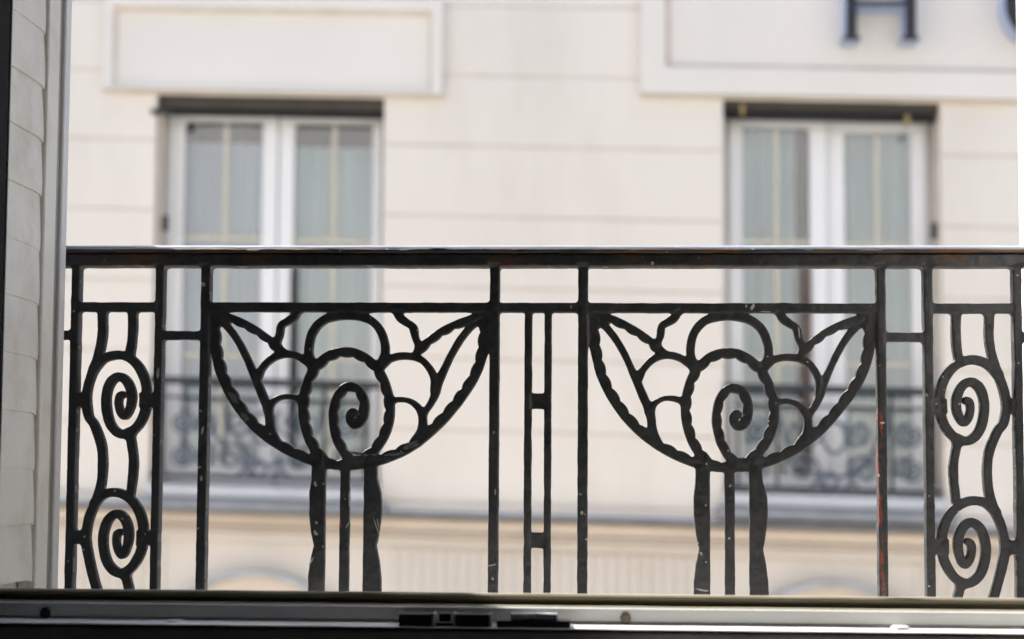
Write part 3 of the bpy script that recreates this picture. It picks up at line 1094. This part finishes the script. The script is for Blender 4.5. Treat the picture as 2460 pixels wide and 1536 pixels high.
def bowl(dx, dz, label):
    def T(pts):
        out = []
        for (a, b) in pts:
            x, z = PR(1360 + a / ZS, 580 + b / ZS)
            out.append((x + dx, z + dz))
        return out
    fr, bk = 0.003, 0.016
    c = M['iron']
    rim = fld.part('flower_bowl', c, None, label)
    # rim: drawn left to right, so the inner side is on the left of its direction
    fld.strand(rim, T([(172, 475), (172, 560), (178, 640), (192, 730), (216, 820), (255, 915), (310, 1008), (375, 1098), (452, 1180), (545, 1254), (655, 1322), (790, 1381),
                       (920, 1411), (1040, 1418), (1150, 1408), (1280, 1376), (1405, 1322), (1512, 1252), (1610, 1166), (1702, 1064), (1780, 960), (1842, 860),
                       (1882, 760), (1902, 660), (1908, 560), (1905, 475)]),
               scal(32 * U, 15 * U, 98 * U, 0.2), 31 * U, fr, bk)
    for sgn in (0, 1):
        lf = fld.part('leaf', c, rim)
        if sgn == 0:
            fld.strand(lf, T([(200, 472), (300, 492), (400, 540), (490, 596), (560, 650), (606, 694)]), [28 * U, 25 * U, 24 * U, 24 * U], scal(25 * U, 12 * U, 92 * U), fr, bk)
        else:
            fld.strand(lf, T([(1880, 474), (1770, 506), (1670, 548), (1590, 596), (1530, 645), (1478, 696)]), scal(25 * U, 12 * U, 92 * U), [28 * U, 25 * U, 24 * U, 24 * U], fr, bk)
        sp = fld.part('leaf_rib', c, rim)
        if sgn == 0:
            fld.strand(sp, T([(196, 488), (250, 535), (312, 612), (368, 708), (420, 822), (456, 905), (484, 970), (512, 1035), (532, 1100), (540, 1165), (560, 1235)]),
                       [24 * U, 22 * U, 22 * U, 27 * U, 28 * U, 27 * U], None, fr + 0.001, bk)
        else:
            fld.strand(sp, T([(1880, 488), (1815, 542), (1752, 618), (1696, 714), (1648, 815), (1616, 895), (1594, 965), (1566, 1025), (1532, 1075)]),
                       [24 * U, 22 * U, 22 * U, 24 * U, 26 * U, 20 * U], None, fr + 0.001, bk)
        wv = fld.part('tendril', c, rim)
        if sgn == 0:
            fld.strand(wv, T([(560, 660), (590, 590), (604, 530), (640, 505), (680, 480), (704, 440)]), [25 * U, 22 * U, 28 * U, 23 * U, 28 * U, 26 * U], [23 * U, 24 * U, 21 * U, 25 * U, 24 * U], fr, bk)
        else:
            fld.strand(wv, T([(1490, 672), (1460, 600), (1440, 540), (1402, 512), (1360, 482), (1336, 440)]), [23 * U, 24 * U, 21 * U, 25 * U, 24 * U], [25 * U, 22 * U, 28 * U, 23 * U, 28 * U, 26 * U], fr, bk)
        pt = fld.part('petal', c, rim)
        if sgn == 0:
            fld.strand(pt, T([(462, 850), (480, 806), (520, 758), (575, 724), (640, 712), (708, 726), (765, 762), (805, 795)]), 23 * U, None, fr, bk)
        else:
            fld.strand(pt, T([(1258, 782), (1305, 742), (1375, 724), (1450, 730), (1512, 756), (1562, 812), (1586, 872), (1588, 940)]), 23 * U, None, fr, bk)
        pt = fld.part('petal', c, rim)
        if sgn == 0:
            fld.strand(pt, T([(525, 1062), (560, 1012), (612, 985), (675, 984), (735, 1004)]), [24 * U, 19 * U, 17 * U, 18 * U, 20 * U], None, fr, bk)
        else:
            fld.strand(pt, T([(1325, 1004), (1395, 1002), (1452, 1022), (1498, 1066), (1518, 1120), (1512, 1190), (1480, 1262)]), [18 * U, 17 * U, 19 * U, 25 * U, 26 * U, 26 * U, 30 * U], None, fr, bk)
    ar = fld.part('petal_arch', c, rim)
    fld.strand(ar, T([(806, 776), (782, 715), (782, 650), (800, 580), (842, 520), (905, 482), (1020, 466), (1130, 482), (1195, 516), (1240, 570), (1265, 640), (1268, 705), (1246, 768)]),
               27 * U, None, fr, bk)
    ov = fld.part('petal_ring', c, rim)
    fld.strand(ov, T([(885, 1388), (832, 1322), (790, 1250), (764, 1170), (750, 1085), (752, 990), (772, 900), (804, 828), (855, 765), (922, 716), (1002, 698), (1082, 706),
                      (1152, 742), (1212, 794), (1256, 862), (1286, 940), (1304, 1020), (1306, 1105), (1286, 1195), (1246, 1275), (1194, 1335), (1135, 1380), (1072, 1400)]),
               29 * U, scal(29 * U, 15 * U, 92 * U, 0.1), fr - 0.0005, bk)
    sp = fld.part('spiral', c, rim)
    fld.strand(sp, T([(1072, 1400), (1015, 1336), (974, 1262), (950, 1180), (943, 1100), (952, 1030), (976, 966), (1018, 926), (1062, 918), (1104, 942), (1132, 992),
                      (1142, 1050), (1134, 1110), (1108, 1152), (1078, 1160), (1054, 1134), (1050, 1100), (1066, 1078), (1082, 1084)]),
               [28 * U] * 8 + [30 * U, 30 * U, 26 * U, 22 * U], scal(27 * U, 11 * U, 88 * U), fr - 0.0005, bk, k=0.003)
    # corner weld
    cw = fld.part('weld', c, rim)
    for q in ([(165, 470), (190, 480)], [(1890, 472), (1915, 478)]):
        fld.strand(cw, T(q), 24 * U, None, fr - 0.001, bk)
    return rim


bowl_r = bowl(0, 0, 'right flower bowl, a scalloped rim holding petals and a spiral')
xl0 = PR(833, 1127)
xr0 = PR(1759, 1136)
# left bowl: same casting; placed so its left and right tips sit between its posts
mid_l = (posts[2][1] + posts[3][0]) / 2
mid_r = (posts[4][1] + posts[5][0]) / 2
dzl = 0.0
bowl_l = bowl(mid_l - mid_r, dzl, 'left flower bowl, a scalloped rim holding petals and a spiral')

# legs under each bowl: two waisted flats and a plain bar between
for s_, off in ((0, 0.0), (1, mid_l - mid_r)):
    ys = [1118, 1131, 1166, 1230, 1287, 1314, 1344, 1380, 1427, 1500, 1560]
    lw = [34, 34, 39, 38.5, 34, 25.5, 34, 38.5, 39, 35, 27]
    rw = [31, 31.6, 42, 44, 39, 31.6, 39, 44, 45, 40, 31]
    x_in = PR(1706.5, 1280)[0] + off
    p = fld.part('leg', M['iron'])
    pts = [(x_in - 0.004, PR(1700, y)[1]) for y in ys]
    pts = [q for q in pts if q[1] > ZBOT + 0.01] + [(x_in - 0.004, ZBOT + 0.01)]
    n = len(pts)
    fld.strand(p, pts, [0.004] * n, [w * MM - 0.004 for w in (lw + [30])[:n]], 0.001, 0.013, k=0.003)
    x_in = PR(1801, 1280)[0] + off
    p = fld.part('leg', M['iron'])
    pts = [(x_in + 0.004, q[1]) for q in pts]
    fld.strand(p, pts, [w * MM - 0.004 for w in (rw + [30])[:n]], [0.004] * n, 0.001, 0.013, k=0.003)
    xa, xb = PR(1742, 1280)[0] + off, PR(1766, 1280)[0] + off
    mm = M['iron']
    if s_ == 1:
        zq = PR(830, 1240)[1]
        mm = iron_mat('black_paint_red_chip', streak=(xa, xa + 0.0035, zq - 0.016, zq + 0.012), speck=2.0)
    p = fld.part('baluster', mm)
    fld.rect(p, xa, xb, ZBOT + 0.006, PR(1754, 1125)[1], front=0.003, back=0.014, k=0.003)


# ---- scroll panels: traced from the left one, mirrored for the right one
def scroll(mir, label):
    cl = (posts[0][0] + posts[0][1] + posts[1][0] + posts[1][1]) / 4
    cr = (posts[6][0] + posts[6][1] + posts[7][0] + posts[7][1]) / 4

    def T2(pts, s, oy):
        out = []
        for (a, b) in pts:
            # the posts lean outwards in the picture; follow them
            x, z = PR(a / s, oy + b / s)
            out.append((cr - (x - cl) * 1.05, z - 0.003) if mir else (x, z))
        return out
    A = lambda pts: T2(pts, 3.024, 560)
    B = lambda pts: T2(pts, 2.821, 1000)
    hw = 10.6 * MM
    fr, bk = 0.003, 0.017
    c = M['iron']
    st = fld.part('scroll_panel', c, None, label)
    fld.strand(st, A([(732, 560), (734, 640), (734, 720), (720, 820), (690, 930), (650, 1040), (625, 1130), (616, 1220), (632, 1330)]) +
               B([(628, 60), (672, 180), (685, 280), (682, 400), (668, 490), (638, 580), (600, 670), (578, 760), (572, 850), (588, 950), (612, 1060), (645, 1180), (670, 1260), (680, 1340)]), hw, None, fr, bk)
    tl = fld.part('tail', c, st)
    fld.strand(tl, A([(952, 560), (954, 690), (946, 800), (930, 890)]), 10.6 * MM, None, fr, bk)
    sp = fld.part('spiral', c, st)
    fld.strand(sp, A([(672, 985), (735, 918), (800, 890), (868, 886), (938, 914), (998, 972), (1038, 1056), (1056, 1150), (1052, 1250), (1026, 1340), (982, 1410), (926, 1454), (868, 1460),
                      (822, 1432), (786, 1378), (766, 1300), (760, 1210), (772, 1130), (802, 1070), (850, 1042), (896, 1060), (930, 1112), (946, 1180), (940, 1250), (918, 1305),
                      (892, 1330), (864, 1296), (850, 1236), (858, 1186), (880, 1174)]),
               [10.8 * MM] * 20 + [9.8 * MM, 9.4 * MM, 8.6 * MM, 9 * MM], None, fr - 0.0005, bk, k=0.0025)
    tl = fld.part('tail', c, st)
    fld.strand(tl, B([(868, 110), (882, 190), (895, 290), (890, 400), (876, 520)]), 10.2 * MM, None, fr, bk)
    sp = fld.part('spiral', c, st)
    fld.strand(sp, B([(630, 590), (690, 535), (750, 518), (812, 526), (872, 562), (920, 622), (950, 700), (962, 790), (954, 880), (926, 960), (880, 1030), (820, 1066), (766, 1052), (722, 1002),
                      (697, 930), (688, 850), (697, 770), (727, 700), (775, 664), (820, 680), (850, 730), (862, 800), (855, 870), (836, 925), (814, 942), (788, 905), (777, 850), (782, 805), (800, 790)]),
               [10.8 * MM] * 20 + [9.8 * MM, 9.4 * MM, 8.6 * MM, 9 * MM], None, fr - 0.0005, bk, k=0.0025)
    tl = fld.part('tail', c, st)
    fld.strand(tl, B([(838, 1070), (852, 1130), (866, 1200), (872, 1330)]), 10.2 * MM, None, fr, bk)
    pl, prt = (posts[6], posts[7]) if mir else (posts[0], posts[1])
    for z in (A([(0, 1208)])[0][1], B([(0, 818)])[0][1]):
        xs = [A([(612, 0)])[0][0], A([(1056, 0)])[0][0]]
        xs.sort()
        for (xa, xb) in ((pl[1] - 0.003, xs[0] + 0.004), (xs[1] - 0.004, prt[0] + 0.003)):
            b_ = fld.part('boss', c, st)
            fld.rect(b_, xa, xb, z - 0.0088, z + 0.0088, front=0.001, back=0.016, k=0.005)


scroll(False, 'left panel of two stacked scrolls between posts')
scroll(True, 'right panel of two stacked scrolls between posts, mirrored')
fld.build(YR, railing)

# handrail cap: weathered flat moulding over the body, edges split and rusty
zc0, zc1 = hz1 + 0.0012, PR(1230, 599)[1]
yc0, yc1 = YR - 0.013, YR + 0.040
zm = (zc0 + zc1) / 2
prism_x('handrail_cap', [(yc0 + 0.003, zc0), (yc0 + 0.0005, zc0 + 0.001), (yc0, zm), (yc0 + 0.001, zc1 - 0.0012), (yc0 + 0.004, zc1),
                         (yc1 - 0.004, zc1 + 0.001), (yc1, zm), (yc1 - 0.003, zc0)],
        -0.815, 0.604, M['iron_rust'], railing, step=0.004, wob=0.0008, smooth=60)

zt0 = zc1 + 0.0022  # added strip: the bright line above the rail, painted in pale blue
prism_x('handrail_highlight', [(YR + 0.006 + 0.011 * (1 - math.cos(t)), zt0 - 0.0025 + 0.0072 * math.sin(t)) for t in np.linspace(0, math.pi, 9)],
        -0.815, 0.604, M['rail_highlight'], railing, step=0.03, wob=0.0003, smooth=60)


def chip(px, py, rx, rz, rot=0.0, front=0.0, m='chip'):
    x, z = PR(px, py)
    bm = bmesh.new()
    n = 11
    y = YR + front - 0.0006
    c0 = bm.verts.new((x, y - 0.0002, z))
    ring_, base = [], []
    for i in range(n):
        t = 2 * math.pi * i / n
        q = random.uniform(0.65, 1.15)
        dx, dz = rx * MM * q * math.cos(t), rz * MM * q * math.sin(t)
        X, Z = x + dx * math.cos(rot) - dz * math.sin(rot), z + dx * math.sin(rot) + dz * math.cos(rot)
        ring_.append(bm.verts.new((X, y, Z)))
        base.append(bm.verts.new((X, y + 0.0022, Z)))
    for i in range(n):
        bm.faces.new((c0, ring_[i], ring_[(i + 1) % n]))
        bm.faces.new((ring_[i], base[i], base[(i + 1) % n], ring_[(i + 1) % n]))
    finish('paint_chip', bm, M[m], railing)


for a in ((380, 895, 4, 15), (489, 683, 5, 7, .4), (486, 1035, 3, 12, -.2), (484, 1150, 3, 7), (757, 1163, 4, 8, .3, .001), (760, 1256, 4, 4, 0, .001), (758, 1281, 5, 8, .5, .001),
          (748, 1347, 2.5, 10, -.5, .001), (838, 1200, 1.8, 26, 0, .003), (834, 1262, 2, 10, -.5, .003), (903, 1262, 1.6, 20, .35, .001), (908, 1258, 1.4, 14, .2, .001),
          (1182, 1358, 11, 2, .25), (1190, 1182, 2, 9), (1398, 1232, 3.5, 5), (1808, 737, 5, 8, -.6, .0015), (1793, 735, 3, 4, 0, .0015), (1840, 749, 14, 1.6, 0, .0015),
          (1684, 1330, 3, 5, .4, .001), (1687, 1418, 17, 2.4, -.15, .001), (1752, 1294, 3, 3, 0, .003), (1567, 634, 4, 6, .5, -.008), (2120, 1016, 6, 3), (2112, 1143, 2.5, 4),
          (2444, 662, 2.5, 2.5), (2447, 873, 3, 2), (1920, 800, 2, 14, .1, .003)):
    chip(*a)
for a in ((860, 1090, 22, 3.5, -.12, .003), (890, 1094, 14, 3, .1, .003), (950, 1091, 30, 4, .12, .003), (985, 1072, 24, 7, .45, .003), (560, 955, 8, 20, .6, .003), (585, 1000, 8, 16, .7, .003)):
    chip(*a, m='scuff')

# ================================================================== SHUTTER ON THE LEFT
xs_face = P(155, 700, 2.44)[0]              # plane of the folded shutter
y_at = lambda px, py=700: 2.44 * (1461 - 165) / (1461 - px)
ya_in, ya_st, ya_gr, ya_ed = 2.164, y_at(106), y_at(134), y_at(151)
sz0, sz1 = OZ0 + 0.02, OZ1 - 0.05
shut = empty('louvred_shutter', (xs_face - 0.02, 2.3, sz0), 'pale grey louvred shutter folded back into the left window reveal', 'shutter')
ppx = 139.5
zA = P(30, 157, 2.20)[1]
zB = P(15, 985, 2.20)[1]
sp_ = (zA - zB) / 6.0
nsl = 30
bm = bmesh.new()
prof = []
for t in np.linspace(0, 1, 9):              # outer face of a slat, top to bottom
    prof.append((-0.0020 + 0.0046 * t - 0.0022 * (t ** 6), 0.5 - 1.03 * t))
back = [(x - 0.007, z) for x, z in prof[::-1]]
ring = prof + back
ny = 10
secs = []
for i in range(ny + 1):
    t = i / ny
    y = ya_in + (ya_st + 0.004 - ya_in) * t
    e = max(0.0, (t - 0.82) / 0.18)
    secs.append([bm.verts.new((x - 0.002 * e * e, y - 2.27, z * sp_ - 0.004 * e * e)) for x, z in ring])
for A_, B_ in zip(secs, secs[1:]):
    for j in range(len(ring)):
        bm.faces.new((A_[j], A_[(j + 1) % len(ring)], B_[(j + 1) % len(ring)], B_[j]))
bm.faces.new(secs[0])
bm.faces.new(secs[-1][::-1])
bmesh.ops.recalc_face_normals(bm, faces=bm.faces)
slat_me = bpy.data.meshes.new('slat')
bm.to_mesh(slat_me)
bm.free()
slat_me.polygons.foreach_set('use_smooth', [True] * len(slat_me.polygons))
slat_me.set_sharp_from_angle(angle=math.radians(45))
slat_me.materials.append(M['shutter'])
kk = 0
for i in range(-30, 30):
    z = zA - sp_ * (i + 0.47)
    if z < sz0 + 0.03 or z > sz1 - 0.03:
        continue
    o = bpy.data.objects.new('slat', slat_me)
    col.objects.link(o)
    adopt(o, shut)
    o.location = (xs_face + 0.0 + random.uniform(-0.0005, 0.0005), 2.27, z + random.uniform(-0.001, 0.001))
    o.rotation_euler = (random.uniform(-0.012, 0.012), random.uniform(-0.012, 0.012), 0)
box('backing_board', xs_face - 0.030, xs_face - 0.021, ya_in - 0.02, ya_ed, sz0, sz1, M['shutter'], shut)
box('stile', xs_face - 0.020, xs_face + 0.0035, ya_st, ya_gr, sz0, sz1, M['shutter'], shut, bevel=0.003, seg=3)
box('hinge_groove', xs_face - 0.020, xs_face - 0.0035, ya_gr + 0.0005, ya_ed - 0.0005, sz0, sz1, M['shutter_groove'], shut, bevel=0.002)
box('edge_strip', xs_face - 0.020, xs_face + 0.0015, ya_ed, 2.44, sz0, sz1, M['shutter_edge'], shut, bevel=0.003, seg=3)

# ================================================================== OUR WINDOW FRAME
wfz = CZ
frame = empty('window_frame', (-0.1, 2.14, CZ - 0.3), 'window frame in the foreground, dark at left and pale at right', 'window')
Zp = lambda py, y: P(1461, py, y)[1]
jx = P(28, 0, 2.16)[0]
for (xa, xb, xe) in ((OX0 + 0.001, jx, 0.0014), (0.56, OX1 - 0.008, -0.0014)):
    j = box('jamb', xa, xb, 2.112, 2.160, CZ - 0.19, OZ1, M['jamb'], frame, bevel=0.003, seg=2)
    box('jamb_edge', xa + max(xe, 0), xb + min(xe, 0) + max(xe, 0), 2.1605, 2.1625, CZ - 0.15, OZ1, M['frame'], j)
XA, XB = OX0 + 0.002, OX1 - 0.009
yb = 2.168
zt = Zp(1429, yb)
z1 = Zp(1444, yb)
z2 = Zp(1452, yb + 0.006)
z3 = Zp(1461, 2.152)
prof = [(2.189, zt - 0.002), (yb + 0.006, zt + 0.0004), (yb + 0.002, zt), (yb, zt - 0.0022), (yb, z1 + 0.002), (yb + 0.003, z1), (yb + 0.011, z1 - 0.001), (yb + 0.011, z2),
        (yb + 0.004, z2 - 0.0012), (2.154, z3 + 0.0015), (2.154, z3 - 0.004), (2.189, z3 - 0.004)]
prism_x('outer_bead', prof, XA, XB, M['bead'], frame, step=0.02, wob=0.0004, smooth=35)
yf2 = 2.146
zf0, zl = Zp(1495, yf2), Zp(1500.5, yf2)
zf1 = Zp(1461.5, yf2)
box('frame_face', XA, XB, yf2, 2.1535, zf0, zf1, M['frame'], frame, bevel=0.0012)
box('frame_foot', XA, XB, yf2 - 0.001, 2.1535, zl - 0.006, zf0 - 0.0009, M['frame'], frame, bevel=0.0008)
yl = 2.104
prof = [(yf2 - 0.0015, zl), (yl + 0.002, zl - 0.0004), (yl, zl - 0.0014), (yl + 0.0005, zl - 0.0026), (yf2 - 0.0015, zl - 0.004)]
prism_x('ledge', prof, XA, XB, M['ledge'], frame, step=0.02, wob=0.0003, smooth=30)
box('frame_leak_block', XA, XB, 2.1538, 2.189, CZ - 0.5, z3 - 0.0045, M['frame'], frame)  # unseen block added behind the face to stop sun leaking through
box('apron_board', XA, XB, yl + 0.003, 2.1535, CZ - 0.60, zl - 0.0062, M['apron'], frame, bevel=0.002)


# window hardware standing on the ledge
def hw_box(name, pa, pb, pt, y0, y1, m, parent, bevel=0.0012, zlow=None):
    x0, x1 = P(pa, 1490, y0)[0], P(pb, 1490, y0)[0]
    zt_ = P((pa + pb) / 2, pt, y0)[1]
    return box(name, x0, x1, y0, y1, zl - 0.001 if zlow is None else zlow, zt_, m, parent, bevel, seg=2)


lk = hw_box('latch_keeper', 957, 1037, 1475, 2.1035, 2.132, M['plastic'], frame)
lk['label'] = 'black two part latch keeper on the ledge'
hw_box('keeper_block', 1094, 1174, 1476, 2.1035, 2.132, M['plastic'], lk)
hw_box('keeper_bridge', 1037.3, 1093.7, 1495, 2.106, 2.132, M['plastic'], lk)
hw_box('keeper_tongue', 1055, 1083, 1474, 2.116, 2.130, M['plastic'], lk, zlow=zl + 0.0035)
hw_box('keeper_pin', 1174.5, 1180, 1474, 2.106, 2.130, M['worn_metal'], lk)
hw_box('keeper_bracket', 1038, 1045, 1474, 2.104, 2.130, M['worn_metal'], lk, bevel=0.0006)
hw_box('keeper_bracket', 1087, 1093, 1474, 2.104, 2.130, M['worn_metal'], lk, bevel=0.0006)
st = hw_box('strike_plate', 1193, 1370, 1491.5, 2.1035, 2.132, M['plastic'], frame)
st['label'] = 'stepped strike plate with a worn grey top'
hw_box('worn_block', 1226, 1339, 1475.5, 2.106, 2.129, M['worn_metal'], st, zlow=zl + 0.0055)


def plug(px, py, rx, rz, m, label):
    x, z = P(px, py, yf2)
    bm = bmesh.new()
    n = 20
    rings = []
    for k, (s, dy) in enumerate(((1.0, 0.0008), (1.0, -0.002), (0.85, -0.0030), (0.5, -0.0034))):
        rings.append([bm.verts.new((x + rx * s * math.cos(2 * math.pi * i / n), yf2 + dy, z + rz * s * math.sin(2 * math.pi * i / n) * (1.0 if math.sin(2 * math.pi * i / n) > 0 else 0.8))) for i in range(n)])
    for A_, B_ in zip(rings, rings[1:]):
        for i in range(n):
            bm.faces.new((A_[i], A_[(i + 1) % n], B_[(i + 1) % n], B_[i]))
    bm.faces.new(rings[-1])
    o = finish('drain_plug', bm, m, frame, smooth=40)
    o['label'] = label


plug(109, 1475, 0.0062, 0.0075, M['plug_dark'], 'dark drain plug at the left end of the frame')
plug(1503, 1487, 0.0060, 0.0072, M['plug'], 'brown drain plug right of the latch parts')


def cap(pa, pb, ph):
    x0, x1 = P(pa, 1495, 2.12)[0], P(pb, 1495, 2.12)[0]
    bm = bmesh.new()
    cx, rx = (x0 + x1) / 2, (x1 - x0) / 2
    n = 24
    rings = []
    for s, z in ((1.0, -0.001), (0.97, ph * 0.6), (0.85, ph * 0.92), (0.6, ph)):
        rings.append([bm.verts.new((cx + rx * s * math.cos(2 * math.pi * i / n), 2.123 + 0.010 * s * math.sin(2 * math.pi * i / n), zl + z)) for i in range(n)])
    for A_, B_ in zip(rings, rings[1:]):
        for i in range(n):
            bm.faces.new((A_[i], A_[(i + 1) % n], B_[(i + 1) % n], B_[i]))
    bm.faces.new(rings[-1])
    finish('drain_cap', bm, M['ledge'], frame, smooth=50)


cap(397, 437, 0.0022)
cap(2140, 2186, 0.0042)
